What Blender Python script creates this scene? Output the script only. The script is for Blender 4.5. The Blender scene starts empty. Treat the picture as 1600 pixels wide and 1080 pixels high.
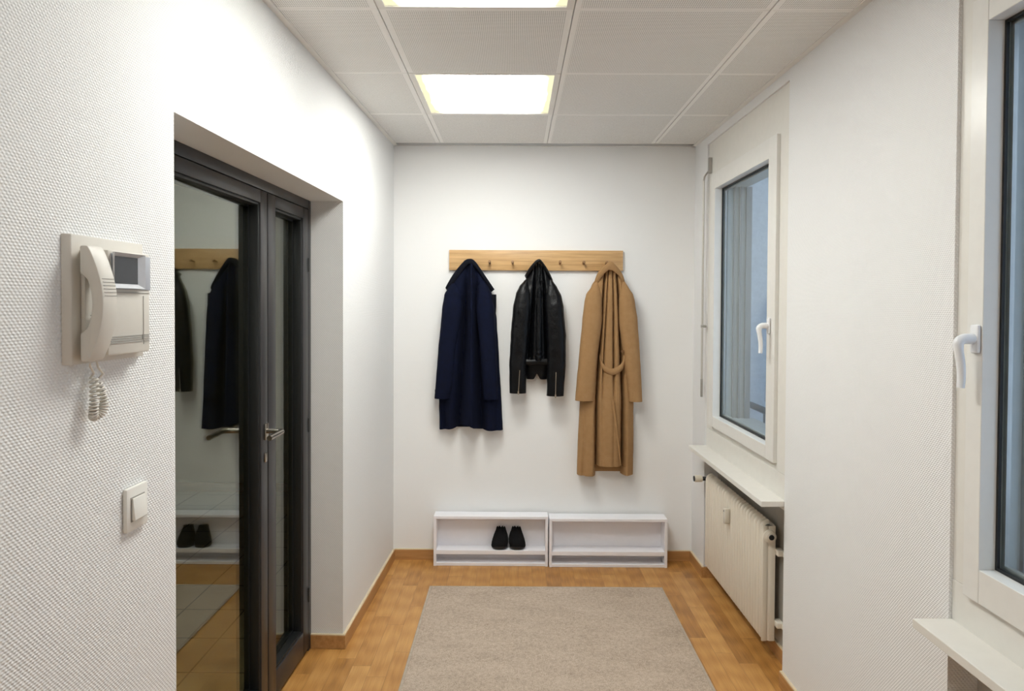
import bpy, bmesh, math, random
from mathutils import Vector, Matrix, noise
random.seed(7)
PI=math.pi
SC=bpy.context.scene
COL=SC.collection

# ------------------------------------------------------------------ materials
def new_mat(name):
    m=bpy.data.materials.new(name); m.use_nodes=True
    nt=m.node_tree
    return m,nt,nt.nodes['Principled BSDF']
def N(nt,t,**k):
    n=nt.nodes.new(t)
    for a,b in k.items(): setattr(n,a,b)
    return n
def M(nt,op,a,b=None,c=None):
    n=N(nt,'ShaderNodeMath',operation=op)
    for i,v in enumerate((a,b,c)):
        if v is None: continue
        if isinstance(v,(int,float)): n.inputs[i].default_value=v
        else: nt.links.new(v,n.inputs[i])
    return n.outputs[0]
def ramp(nt,fac,cols):
    r=N(nt,'ShaderNodeValToRGB')
    e=r.color_ramp.elements
    while len(e)<len(cols): e.new(.5)
    for i,(p,c) in enumerate(cols): e[i].position=p; e[i].color=(*c,1)
    nt.links.new(fac,r.inputs[0]); return r.outputs[0]
def coords(nt,kind='Object'):
    t=N(nt,'ShaderNodeTexCoord'); s=N(nt,'ShaderNodeSeparateXYZ')
    nt.links.new(t.outputs[kind],s.inputs[0]); return t.outputs[kind],s.outputs
def bump(nt,b,h,strength,dist):
    n=N(nt,'ShaderNodeBump'); n.inputs['Strength'].default_value=strength; n.inputs['Distance'].default_value=dist
    nt.links.new(h,n.inputs['Height']); nt.links.new(n.outputs[0],b.inputs['Normal'])
def noise_tex(nt,vec,scale,detail=3,rough=.5):
    n=N(nt,'ShaderNodeTexNoise'); n.inputs['Scale'].default_value=scale; n.inputs['Detail'].default_value=detail; n.inputs['Roughness'].default_value=rough
    if vec is not None: nt.links.new(vec,n.inputs['Vector'])
    return n.outputs[0]
def mapped(nt,vec,sc,loc=(0,0,0)):
    n=N(nt,'ShaderNodeMapping'); n.inputs['Scale'].default_value=sc; n.inputs['Location'].default_value=loc
    nt.links.new(vec,n.inputs[0]); return n.outputs[0]
def plain(name,col,rough=.5,metal=0,noise_amt=.04,nscale=30,bumpv=0,bscale=200,spec=None,sheen=0):
    m,nt,b=new_mat(name); v,_=coords(nt)
    f=noise_tex(nt,v,nscale)
    lo=tuple(max(0,c*(1-noise_amt)) for c in col); hi=tuple(min(1,c*(1+noise_amt)) for c in col)
    nt.links.new(ramp(nt,f,[(.3,lo),(.7,hi)]),b.inputs['Base Color'])
    b.inputs['Roughness'].default_value=rough; b.inputs['Metallic'].default_value=metal
    if spec is not None: b.inputs['Specular IOR Level'].default_value=spec
    if sheen:
        b.inputs['Sheen Weight'].default_value=sheen; b.inputs['Sheen Roughness'].default_value=.4
    if bumpv: bump(nt,b,noise_tex(nt,v,bscale,4),bumpv,.002)
    return m

def wallpaper(name,col,strength,pitch=.0108,dark=.895):
    m,nt,b=new_mat(name); v,s=coords(nt)
    a=M(nt,'ADD',s[0],s[1]); z=s[2]
    jit=noise_tex(nt,v,60,2); jit=M(nt,'MULTIPLY',M(nt,'SUBTRACT',jit,.5),.9)
    k=2*PI/pitch
    p1=M(nt,'SINE',M(nt,'ADD',M(nt,'MULTIPLY',a,k*1.15),jit))
    p2=M(nt,'SINE',M(nt,'ADD',M(nt,'MULTIPLY',z,k),M(nt,'MULTIPLY',jit,1.3)))
    w=M(nt,'ADD',M(nt,'MULTIPLY',M(nt,'MULTIPLY',p1,p2),.7),M(nt,'MULTIPLY',M(nt,'COSINE',M(nt,'MULTIPLY',z,2*k)),-.3))
    w2=M(nt,'ADD',M(nt,'MULTIPLY',w,.8),M(nt,'MULTIPLY',noise_tex(nt,v,250,2),.6))
    bump(nt,b,w2,strength,.0020)
    lo=tuple(c*dark for c in col)
    f=M(nt,'ADD',M(nt,'MULTIPLY',w,.5),.5)
    nt.links.new(ramp(nt,f,[(.05,lo),(.45,col)]),b.inputs['Base Color'])
    b.inputs['Roughness'].default_value=.75; b.inputs['Specular IOR Level'].default_value=.25
    return m

def oak(name,c1,c2,axis=0,scale=1.0,rough=.45):
    m,nt,b=new_mat(name); v,s=coords(nt)
    sc=[26*scale]*3; sc[axis]=1.6*scale
    g=noise_tex(nt,mapped(nt,v,sc),1.6,5,.6)
    sc2=[160*scale]*3; sc2[axis]=5*scale
    g2=noise_tex(nt,mapped(nt,v,sc2),1.0,3,.6)
    f=M(nt,'ADD',M(nt,'MULTIPLY',g,.7),M(nt,'MULTIPLY',g2,.3))
    nt.links.new(ramp(nt,f,[(.33,c1),(.62,c2)]),b.inputs['Base Color'])
    b.inputs['Roughness'].default_value=rough
    bump(nt,b,g2,.1,.0006)
    return m

def parquet():
    m,nt,b=new_mat('parquet'); v,s=coords(nt)
    W=.0785; L=.47
    xw=M(nt,'DIVIDE',M(nt,'ADD',s[0],10.02),W); row=M(nt,'FLOOR',xw)
    wn=N(nt,'ShaderNodeTexWhiteNoise',noise_dimensions='1D'); nt.links.new(row,wn.inputs['W'])
    yl=M(nt,'ADD',M(nt,'DIVIDE',M(nt,'ADD',s[1],10),L),M(nt,'MULTIPLY',wn.outputs['Value'],7.3))
    cell=M(nt,'FLOOR',yl)
    cb=N(nt,'ShaderNodeCombineXYZ'); nt.links.new(row,cb.inputs[0]); nt.links.new(cell,cb.inputs[1])
    w2=N(nt,'ShaderNodeTexWhiteNoise',noise_dimensions='2D'); nt.links.new(cb.outputs[0],w2.inputs['Vector'])
    rnd=w2.outputs['Value']
    off=N(nt,'ShaderNodeVectorMath',operation='MULTIPLY_ADD')
    nt.links.new(w2.outputs['Color'],off.inputs[0]); off.inputs[1].default_value=(9,9,9); nt.links.new(v,off.inputs[2])
    g=noise_tex(nt,mapped(nt,off.outputs[0],(26,1.7,1)),1.5,5,.62)
    g2=noise_tex(nt,mapped(nt,off.outputs[0],(230,7,1)),1.0,3,.6)
    wv=N(nt,'ShaderNodeTexWave',wave_type='RINGS'); wv.inputs['Scale'].default_value=1.6; wv.inputs['Distortion'].default_value=3.5; wv.inputs['Detail'].default_value=2
    nt.links.new(mapped(nt,off.outputs[0],(11,1.5,1)),wv.inputs['Vector'])
    f=M(nt,'ADD',M(nt,'MULTIPLY',g,.42),M(nt,'ADD',M(nt,'MULTIPLY',g2,.32),M(nt,'ADD',M(nt,'MULTIPLY',wv.outputs['Fac'],.10),M(nt,'MULTIPLY',rnd,.25))))
    c=ramp(nt,f,[(.28,(.26,.11,.024)),(.52,(.49,.232,.060)),(.78,(.66,.36,.118))])
    fx=M(nt,'ABSOLUTE',M(nt,'SUBTRACT',M(nt,'FRACT',xw),.5)); fy=M(nt,'ABSOLUTE',M(nt,'SUBTRACT',M(nt,'FRACT',yl),.5))
    gap=M(nt,'MAXIMUM',M(nt,'GREATER_THAN',fx,.5-.008),M(nt,'GREATER_THAN',fy,.5-.0016))
    mx=N(nt,'ShaderNodeMix',data_type='RGBA'); nt.links.new(M(nt,'MULTIPLY',gap,.55),mx.inputs[0]); nt.links.new(c,mx.inputs[6]); mx.inputs[7].default_value=(.1,.045,.018,1)
    nt.links.new(mx.outputs[2],b.inputs['Base Color'])
    nt.links.new(ramp(nt,g2,[(.3,(.30,)*3),(.7,(.40,)*3)]),b.inputs['Roughness'])
    bump(nt,b,M(nt,'SUBTRACT',M(nt,'MULTIPLY',g2,.2),gap),.25,.0008)
    return m

def hall_tiles():
    m,nt,b=new_mat('hall_floor_tiles'); v,s=coords(nt)
    P=.30
    fx=M(nt,'ABSOLUTE',M(nt,'SUBTRACT',M(nt,'FRACT',M(nt,'DIVIDE',M(nt,'ADD',s[0],9.14),P)),.5))
    fy=M(nt,'ABSOLUTE',M(nt,'SUBTRACT',M(nt,'FRACT',M(nt,'DIVIDE',M(nt,'ADD',s[1],9.11),P)),.5))
    g=M(nt,'GREATER_THAN',M(nt,'MAXIMUM',fx,fy),.487)
    mx=N(nt,'ShaderNodeMix',data_type='RGBA'); nt.links.new(g,mx.inputs[0])
    nt.links.new(ramp(nt,noise_tex(nt,v,3,4),[(.3,(.42,.36,.27)),(.7,(.52,.45,.35))]),mx.inputs[6]); mx.inputs[7].default_value=(.03,.026,.022,1)
    nt.links.new(mx.outputs[2],b.inputs['Base Color']); b.inputs['Roughness'].default_value=.35
    return m

def perforated():
    # metal ceiling panels: fine holes inside a plain margin
    m,nt,b=new_mat('perforated_ceiling_metal'); v,s=coords(nt)
    T=.625
    ax=M(nt,'FRACT',M(nt,'DIVIDE',M(nt,'ADD',s[0],.4402+T*8),T)); ay=M(nt,'FRACT',M(nt,'DIVIDE',M(nt,'SUBTRACT',s[1],3.5168-T*8),T))
    dx=M(nt,'ABSOLUTE',M(nt,'SUBTRACT',ax,.5)); dy=M(nt,'ABSOLUTE',M(nt,'SUBTRACT',ay,.5))
    inside=M(nt,'MULTIPLY',M(nt,'LESS_THAN',dx,.5-.034),M(nt,'LESS_THAN',dy,.5-.018))
    k=2*PI/.0066
    sx=M(nt,'SINE',M(nt,'MULTIPLY',s[0],k)); sy=M(nt,'SINE',M(nt,'MULTIPLY',s[1],k))
    hole=M(nt,'GREATER_THAN',M(nt,'ADD',sx,sy),.55)
    f=M(nt,'MULTIPLY',hole,inside)
    mx=N(nt,'ShaderNodeMix',data_type='RGBA'); nt.links.new(f,mx.inputs[0])
    mx.inputs[6].default_value=(.90,.885,.865,1); mx.inputs[7].default_value=(.42,.41,.395,1)
    nt.links.new(mx.outputs[2],b.inputs['Base Color']); b.inputs['Roughness'].default_value=.55
    return m

def lamp_mat():
    m,nt,b=new_mat('opal_lamp_panel'); nt.nodes.remove(b)
    v,s=coords(nt,'Generated')
    dx=M(nt,'ABSOLUTE',M(nt,'SUBTRACT',s[0],.5)); dy=M(nt,'ABSOLUTE',M(nt,'SUBTRACT',s[1],.5))
    d=M(nt,'ADD',M(nt,'POWER',M(nt,'MULTIPLY',dx,2),3.5),M(nt,'ADD',M(nt,'MULTIPLY',M(nt,'POWER',M(nt,'MULTIPLY',dy,2),6),.15),M(nt,'MULTIPLY',M(nt,'SUBTRACT',noise_tex(nt,v,3,2),.5),.5)))
    c=ramp(nt,d,[(.25,(.985,1,.965)),(.75,(1,.95,.62))])
    st=M(nt,'MAXIMUM',M(nt,'SUBTRACT',1.1,M(nt,'MULTIPLY',d,1.35)),.046)
    e=N(nt,'ShaderNodeEmission'); nt.links.new(c,e.inputs[0]); nt.links.new(M(nt,'MULTIPLY',st,LAMP),e.inputs[1])
    o=[n for n in nt.nodes if n.type=='OUTPUT_MATERIAL'][0]; nt.links.new(e.outputs[0],o.inputs[0])
    return m

def glass_mat(name,tint,ior,rough=0.0):
    m,nt,b=new_mat(name); nt.nodes.remove(b)
    o=[n for n in nt.nodes if n.type=='OUTPUT_MATERIAL'][0]
    g=N(nt,'ShaderNodeNewGeometry')
    f=N(nt,'ShaderNodeFresnel')
    io=M(nt,'ADD',M(nt,'MULTIPLY',g.outputs['Backfacing'],1/ior-ior),ior)
    nt.links.new(io,f.inputs['IOR'])
    t=N(nt,'ShaderNodeBsdfTransparent'); t.inputs[0].default_value=(*tint,1)
    gl=N(nt,'ShaderNodeBsdfGlossy'); gl.inputs['Roughness'].default_value=rough; gl.inputs['Color'].default_value=(.93,.97,.95,1)
    mx=N(nt,'ShaderNodeMixShader'); nt.links.new(f.outputs[0],mx.inputs[0]); nt.links.new(t.outputs[0],mx.inputs[1]); nt.links.new(gl.outputs[0],mx.inputs[2])
    nt.links.new(mx.outputs[0],o.inputs[0])
    return m

def fabric(name,c1,c2,rough=.9,scale=400,sheen=.3,spec=.2,b_=.25):
    m,nt,b=new_mat(name); v,s=coords(nt)
    f=M(nt,'ADD',M(nt,'MULTIPLY',noise_tex(nt,v,scale,3),.5),M(nt,'MULTIPLY',noise_tex(nt,v,35,3),.5))
    nt.links.new(ramp(nt,f,[(.35,c1),(.65,c2)]),b.inputs['Base Color'])
    b.inputs['Roughness'].default_value=rough; b.inputs['Sheen Weight'].default_value=sheen; b.inputs['Specular IOR Level'].default_value=spec
    b.inputs['Sheen Tint'].default_value=(*c2,1)
    bump(nt,b,noise_tex(nt,v,scale,3),b_,.0012)
    return m

def rug_mat():
    m,nt,b=new_mat('rug_weave'); v,s=coords(nt)
    a=noise_tex(nt,mapped(nt,v,(200,330,1)),1,3,.75); c=noise_tex(nt,v,70,3,.8); d=noise_tex(nt,mapped(nt,v,(4,9,1)),1,3)
    f=M(nt,'ADD',M(nt,'MULTIPLY',a,.55),M(nt,'ADD',M(nt,'MULTIPLY',c,.32),M(nt,'MULTIPLY',d,.13)))
    nt.links.new(ramp(nt,f,[(.36,(.26,.200,.150)),(.50,(.51,.410,.325)),(.62,(.66,.550,.450))]),b.inputs['Base Color'])
    b.inputs['Roughness'].default_value=.95; b.inputs['Specular IOR Level'].default_value=.1
    bump(nt,b,a,.6,.003)
    return m

LAMP=11.5
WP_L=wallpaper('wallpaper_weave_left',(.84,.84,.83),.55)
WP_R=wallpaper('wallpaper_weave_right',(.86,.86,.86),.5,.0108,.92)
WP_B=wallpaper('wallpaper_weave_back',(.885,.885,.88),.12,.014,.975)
WHITE=plain('white_paint',(.80,.78,.74),.4)
WINW=plain('window_white_lacquer',(.78,.76,.71),.32,noise_amt=.015)
SASHW=plain('sash_white_plastic',(.80,.79,.755),.28,noise_amt=.015)
HANDW=plain('white_handle_plastic',(.84,.85,.87),.25,noise_amt=.01)
TRIMW=plain('ceiling_trim_white',(.83,.81,.78),.5,noise_amt=.01)
BLACK=plain('black_rubber',(.010,.011,.013),.5)
DARKGAP=plain('dark_gap',(.02,.02,.02),.9)
RADM=plain('radiator_cream_enamel',(.83,.775,.67),.28,noise_amt=.01)
FINM=plain('radiator_fin_metal',(.48,.47,.44),.4,noise_amt=.05)
ANTH=plain('anthracite_metal',(.048,.047,.050),.34,metal=.35,noise_amt=.04)
ANTHD=plain('anthracite_metal_inner',(.016,.017,.017),.42,metal=.2)
STEEL=plain('brushed_steel',(.42,.39,.35),.26,metal=1,noise_amt=.08)
STEELD=plain('dull_steel',(.48,.47,.45),.35,metal=.8)
INTER=plain('intercom_plastic',(.66,.625,.565),.42,noise_amt=.015)
INTERG=plain('intercom_grey_bezel',(.40,.42,.47),.35,noise_amt=.015)
SCREEN=plain('dark_screen_glass',(.05,.055,.065),.06)
LINEM=plain('intercom_groove',(.36,.34,.31),.8)
SWM=plain('switch_plastic',(.80,.78,.73),.35,noise_amt=.01)
RAIL=oak('oak_rail',(.46,.26,.105),(.70,.45,.21),0,1.2,.42)
PEG=oak('oak_peg',(.22,.11,.04),(.34,.19,.08),1,2)
BB=oak('oak_baseboard',(.38,.185,.060),(.54,.295,.115),0,1,.4)
BBY=oak('oak_baseboard_side',(.38,.185,.060),(.54,.295,.115),1,1,.4)
BBC=plain('baseboard_caulk',(.72,.60,.42),.6)
BENCH=plain('bench_white_laminate',(.90,.89,.93),.45,noise_amt=.01)
PARQ=parquet(); TILE=hall_tiles(); PERF=perforated(); LAMPM=lamp_mat()
DGLASS=glass_mat('door_glass',(.80,.80,.68),1.80)
WGLASS=glass_mat('window_glass',(.93,.965,.98),1.45)
NAVY=fabric('navy_wool',(.0012,.0027,.0125),(.0018,.0043,.021),sheen=.05)
NAVYD=fabric('navy_collar_wool',(.003,.004,.008),(.005,.006,.013),sheen=.08)
CAMEL=fabric('camel_wool',(.33,.188,.082),(.38,.222,.102),sheen=.06,b_=.15)
CAMELD=fabric('camel_lining',(.16,.075,.03),(.20,.10,.04),sheen=.1)
RUG=rug_mat()
RUGE=fabric('rug_binding',(.40,.33,.26),(.52,.44,.36),scale=300)
STUC=fabric('outdoor_stucco',(.56,.58,.60),(.68,.70,.72),scale=90,sheen=0,b_=1.0)
EXTG=plain('outdoor_grey_guide',(.25,.25,.25),.5)
RAILG=plain('outdoor_grey_railing',(.16,.17,.18),.5)
HALLW=plain('hall_wall_paint',(.62,.60,.50),.8)
def leather():
    m,nt,b=new_mat('black_leather'); v,s=coords(nt)
    b.inputs['Base Color'].default_value=(.003,.0032,.004,1)
    n1=noise_tex(nt,v,32,4,.6); vo=N(nt,'ShaderNodeTexVoronoi'); vo.inputs['Scale'].default_value=420; nt.links.new(v,vo.inputs[0])
    nt.links.new(ramp(nt,n1,[(.3,(.30,)*3),(.75,(.46,)*3)]),b.inputs['Roughness'])
    n2=noise_tex(nt,v,38,4,.55)
    h=M(nt,'ADD',M(nt,'MULTIPLY',n2,1.3),M(nt,'MULTIPLY',vo.outputs[0],.08)); bump(nt,b,h,.42,.007)
    b.inputs['Specular IOR Level'].default_value=.22
    return m
LEATH=leather()
SHOE=fabric('black_suede',(.004,.004,.005),(.010,.010,.011),sheen=.05)
SOLE=plain('black_shiny_toe',(.008,.008,.010),.28)

# ------------------------------------------------------------------ mesh helpers
POS={}
def box(bm,x0,x1,y0,y1,z0,z1,bev=0,seg=2):
    x0,x1=sorted((x0,x1));y0,y1=sorted((y0,y1));z0,z1=sorted((z0,z1))
    r=bmesh.ops.create_cube(bm,size=1)
    for v in r['verts']:
        v.co=Vector((x0+(v.co.x+.5)*(x1-x0),y0+(v.co.y+.5)*(y1-y0),z0+(v.co.z+.5)*(z1-z0)))
    if bev:
        es=list({e for v in r['verts'] for e in v.link_edges})
        bmesh.ops.bevel(bm,geom=es,offset=bev,segments=seg,affect='EDGES',profile=.5)
    return bm
def tube(bm,pts,r,n=10,cap=True):
    pts=[Vector(p) for p in pts]; rings=[]
    up=None
    for i,p in enumerate(pts):
        d=(pts[min(i+1,len(pts)-1)]-pts[max(i-1,0)]).normalized()
        if up is None:
            up=Vector((0,0,1)) if abs(d.z)<.9 else Vector((1,0,0))
        a=(up-d*up.dot(d)).normalized(); b=d.cross(a); up=a
        rr=r[i] if isinstance(r,(list,tuple)) else r
        if not isinstance(rr,(list,tuple)): rr=(rr,rr)
        rings.append([bm.verts.new(p+a*rr[0]*math.cos(t)+b*rr[1]*math.sin(t)) for t in [2*PI*k/n for k in range(n)]])
    for i in range(len(rings)-1):
        for k in range(n): bm.faces.new((rings[i][k],rings[i][(k+1)%n],rings[i+1][(k+1)%n],rings[i+1][k]))
    if cap: bm.faces.new(rings[0]); bm.faces.new(rings[-1])
    return bm
def prism(bm,poly,axis,a0,a1):
    """poly: 2D points, extruded along axis; other two axes keep order."""
    def P(u,v,a):
        l=[u,v]; l.insert(axis,a); return Vector(l)
    A=[bm.verts.new(P(u,v,a0)) for u,v in poly]; B=[bm.verts.new(P(u,v,a1)) for u,v in poly]
    bm.faces.new(A); bm.faces.new(B)
    n=len(poly)
    for i in range(n): bm.faces.new((A[i],A[(i+1)%n],B[(i+1)%n],B[i]))
    return bm
def obj(name,bm,mat,parent=None,smooth=False,bevel=0,angle=35):
    bmesh.ops.recalc_face_normals(bm,faces=bm.faces)
    if parent is not None and parent.name in POS:
        off=POS[parent.name]
        for v in bm.verts: v.co-=off
    me=bpy.data.meshes.new(name)
    if bevel:
        es=[e for e in bm.edges if len(e.link_faces)==2 and e.calc_face_angle(0)>.6]
        bmesh.ops.bevel(bm,geom=es,offset=bevel,segments=2,affect='EDGES',profile=.5)
    bm.to_mesh(me); bm.free()
    me.materials.append(mat)
    if smooth or bevel:
        for p in me.polygons: p.use_smooth=True
        try: me.set_sharp_from_angle(angle=math.radians(angle))
        except Exception: pass
    o=bpy.data.objects.new(name,me); COL.objects.link(o)
    if parent is not None:
        o.parent=parent; POS[o.name]=POS.get(parent.name,Vector((0,0,0)))
    return o
def B(): return bmesh.new()
class Frame:
    def __init__(s,x,y,ang): s.m=Matrix.Translation((x,y,0))@Matrix.Rotation(ang,4,'Z')
a_,b_=-.7211,.0320; a2,b2=1.0680,-.0125; D=4.208
WORLD=Frame(0,0,0)
LF=Frame(a_,D,math.atan2(1,b_))          # local x: along wall towards the end wall, local y: into the wall
RF=Frame(a2,D,math.atan2(-1,-b2))        # local x: along wall towards the camera, local y: into the wall
def thing(name,label,cat,frame,pos,group=None,kind=None):
    o=bpy.data.objects.new(name,None); COL.objects.link(o); o.empty_display_size=.05
    o.matrix_world=frame.m@Matrix.Translation(pos); POS[o.name]=Vector(pos)
    if label: o['label']=label
    if cat: o['category']=cat
    if group: o['group']=group
    if kind: o['kind']=kind
    return o
def solo(name,bm,mat,label,cat,frame=WORLD,pos=(0,0,0),**k):
    pos=Vector(pos)
    for v in bm.verts: v.co-=pos
    o=obj(name,bm,mat,None,**k); o.matrix_world=frame.m@Matrix.Translation(pos)
    o['label']=label; o['category']=cat; return o
def struct(name,bm,mat,frame=WORLD,label=None,**k):
    o=obj(name,bm,mat,None,**k); o.matrix_world=frame.m.copy(); o['kind']='structure'
    POS[o.name]=Vector((0,0,0))
    if label: o['label']=label; 
    return o

CH=2.473
# ------------------------------------------------------------------ room shell
bm=B(); box(bm,-1.15,1.40,-4.7,D+.1,-.12,0); struct('floor',bm,PARQ,label='oak strip parquet floor')
# ceiling: metal panels with open seams
T=.625; sx=[-.4402+T*i for i in range(-1,4)]; ys=[3.5168-T*k for k in range(-1,13)]
def wl(y): return -.7211+.032*(y-D)
def wr(y): return 1.068-.0125*(y-D)
bm=B()
box(bm,-1.15,1.40,-4.7,D+.1,CH+.03,CH+.12)
lights=[]
for i in range(4):
    for k in range(13):
        x0,x1=sx[i]+.0014,sx[i+1]-.0014; y1,y0=ys[k]-.0008,ys[k+1]+.0008
        y1=min(y1,D); y0=max(y0,-4.3)
        if y0>=y1: continue
        if i==1 and k in (1,3,8):  # rearmost panel is out of view, added to brighten the near left wall
            lights.append((x0,x1,y0,y1)); continue
        x0c=max(x0,wl(y0)-.02); x1c=min(x1,wr(y0)+.02)
        if x1c-x0c<.03: continue
        box(bm,x0c,x1c,y0,y1,CH,CH+.028,.0012,1)
struct('ceiling',bm,PERF,label='suspended ceiling of perforated metal panels')
# perimeter angle trim
bm=B()
def seg_box(bm,p0,p1,w,z0,z1):
    p0=Vector(p0);p1=Vector(p1); d=(p1-p0).normalized(); n=Vector((-d.y,d.x,0))*w
    q=[p0,p1,p1+n,p0+n]
    A=[bm.verts.new((v.x,v.y,z0)) for v in q];Bv=[bm.verts.new((v.x,v.y,z1)) for v in q]
    bm.faces.new(A);bm.faces.new(Bv)
    for i in range(4): bm.faces.new((A[i],A[(i+1)%4],Bv[(i+1)%4],Bv[i]))
seg_box(bm,(wl(-4.2),-4.2,0),(wl(D),D,0),-.024,CH-.0025,CH-.0003)
seg_box(bm,(wr(-4.2),-4.2,0),(wr(D),D,0),.024,CH-.0025,CH-.0003)
seg_box(bm,(wl(D),D,0),(wr(D),D,0),-.012,CH-.0025,CH-.0003)
struct('trim_1',bm,TRIMW,label='white angle trim round the ceiling')
# ceiling lights
LN=['square ceiling light panel nearest the end wall, fully in view','ceiling light panel cut off by the top edge of the photo',
    'unseen ceiling light panel added behind the camera to brighten the near walls']
for (x0,x1,y0,y1),lb in zip(sorted(lights,key=lambda l:-l[2]),LN):
    cx,cy=(x0+x1)/2,(y0+y1)/2
    t=thing('ceiling_light',lb,'ceiling light',WORLD,(cx,cy,CH),group='ceiling light panels')
    fr=B(); w=.024
    box(fr,x0,x1,y0,y0+w*.8,CH-.001,CH+.02);box(fr,x0,x1,y1-w*.8,y1,CH-.001,CH+.02);box(fr,x0,x0+w,y0+w*.8,y1-w*.8,CH-.001,CH+.02);box(fr,x1-w,x1,y0+w*.8,y1-w*.8,CH-.001,CH+.02)
    obj('light_frame',fr,TRIMW,t)
    d=B(); box(d,x0+w,x1-w,y0+w*.8,y1-w*.8,CH+.004,CH+.012); obj('diffuser',d,LAMPM,t)
# end wall and rear wall
bm=B(); box(bm,-1.0,1.4,D,D+.2,-.12,CH+.1); struct('wall_back',bm,WP_B,label='white end wall')
bm=B(); box(bm,-1.2,1.6,-4.45,-4.25,-.12,CH+.1); struct('wall_front',bm,WP_B,label='white wall behind the camera')
# left wall (local x: s<=0 towards camera, y: into wall)
DS0,DS1,DT=-2.546,-1.099,1.982; WT=.25
bm=B()
box(bm,-8.45,DS0,0,WT,-.12,CH+.1);box(bm,DS1,.05,0,WT,-.12,CH+.1);box(bm,DS0,DS1,0,WT,DT,CH+.1)
struct('wall_left',bm,WP_L,LF,label='white wallpapered wall with the door opening')
# right wall (local x: r>=0 towards camera)
N1=(.255,1.39); N2=(2.439,3.56); NT=2.428; ND=.078; WD=.20
bm=B()
box(bm,-.1,N1[0],0,WD,-.12,CH+.1);box(bm,N1[1],N2[0],0,WD,-.12,CH+.1);box(bm,N2[1],8.45,0,WD,-.12,CH+.1)
for a,b in (N1,N2):
    box(bm,a,b,0,WD,NT,CH+.1)
    box(bm,a,b,ND,WD,-.12,.70)
struct('wall_right',bm,WP_R,RF,label='white wallpapered wall with two window niches')
# baseboards
def bbl(name,mat,frame,segs,capsegs,label):
    bm=B()
    for s in segs: box(bm,*s,0,.060,.001,1)
    o=struct(name,bm,mat,frame,label=label)
    c=B()
    for s in capsegs: box(c,*s,.060,.0635)
    obj('top_edge',c,BBC,o)
t_=.014
bbl('baseboard_back',BB,WORLD,[(wl(D)+.012,wr(D)-.012,D-t_,D)],[(wl(D)+.012,wr(D)-.012,D-.011,D)],'oak baseboard under the end wall')
bbl('baseboard_left',BB,LF,[(-8.4,DS0+t_,-t_,0),(DS1-t_,-.001,-t_,0),(DS1-t_,DS1,0,.142)],[(-8.4,DS0,-.011,0),(DS1-.011,-.012,-.011,0),(DS1-.011,DS1,0,.142)],'oak baseboard along the left wall')
bbl('baseboard_right',BB,RF,[(0.001,N1[0]+t_,-t_,0),(N1[0],N1[0]+t_,0,ND),(N1[0]+t_,N1[1],ND-t_,ND),(N1[1]-.0,N2[0]+t_,-t_,0),(N2[0]+t_,N2[1],ND-t_,ND),(N2[1],8.4,-t_,0)],
    [(0.012,N1[0]+.011,-.011,0),(N1[0]+t_,N1[1],ND-.011,ND),(N1[1],N2[0]+.011,-.011,0),(N2[0]+t_,N2[1],ND-.011,ND),(N2[1],8.4,-.011,0)],'oak baseboard along the right wall')

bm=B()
for a,b in (N1,N2): box(bm,a+.001,b-.001,ND-.0015,ND+.002,.064,.72)  # thin sheet over each niche back, greyer and darker than the wallpaper
struct('trim_2',bm,plain('niche_grey_sheet',(.42,.40,.36),.7),RF,label='thin grey sheet at the back of the radiator niches')
# ------------------------------------------------------------------ hall beyond the glass door
bm=B(); box(bm,-3.3,-.985,-1.0,6.0,-.121,.0008); struct('hall_floor',bm,TILE,label='square floor tiles of the hall beyond the glass door')
bm=B(); box(bm,-3.3,-.95,5.7,5.8,-.1,2.6);struct('wall_hall_end',bm,HALLW)
bm=B(); box(bm,-3.4,-3.3,-1.0,5.8,-.1,2.6);struct('wall_hall_side',bm,HALLW)
bm=B(); box(bm,-3.3,-.95,-1.1,-1.0,-.1,2.6);struct('wall_hall_near',bm,HALLW)
bm=B(); box(bm,-1.0,-.95,D+.2,5.7,-.1,2.6);struct('wall_hall_right',bm,HALLW)
bm=B(); box(bm,-3.3,-.95,-1.0,5.8,CH,CH+.1);
struct('hall_ceiling',bm,HALLW)
bm=B(); box(bm,-3.3,-.95,5.685,5.7,0,.07); struct('baseboard_hall',bm,BB)

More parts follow.
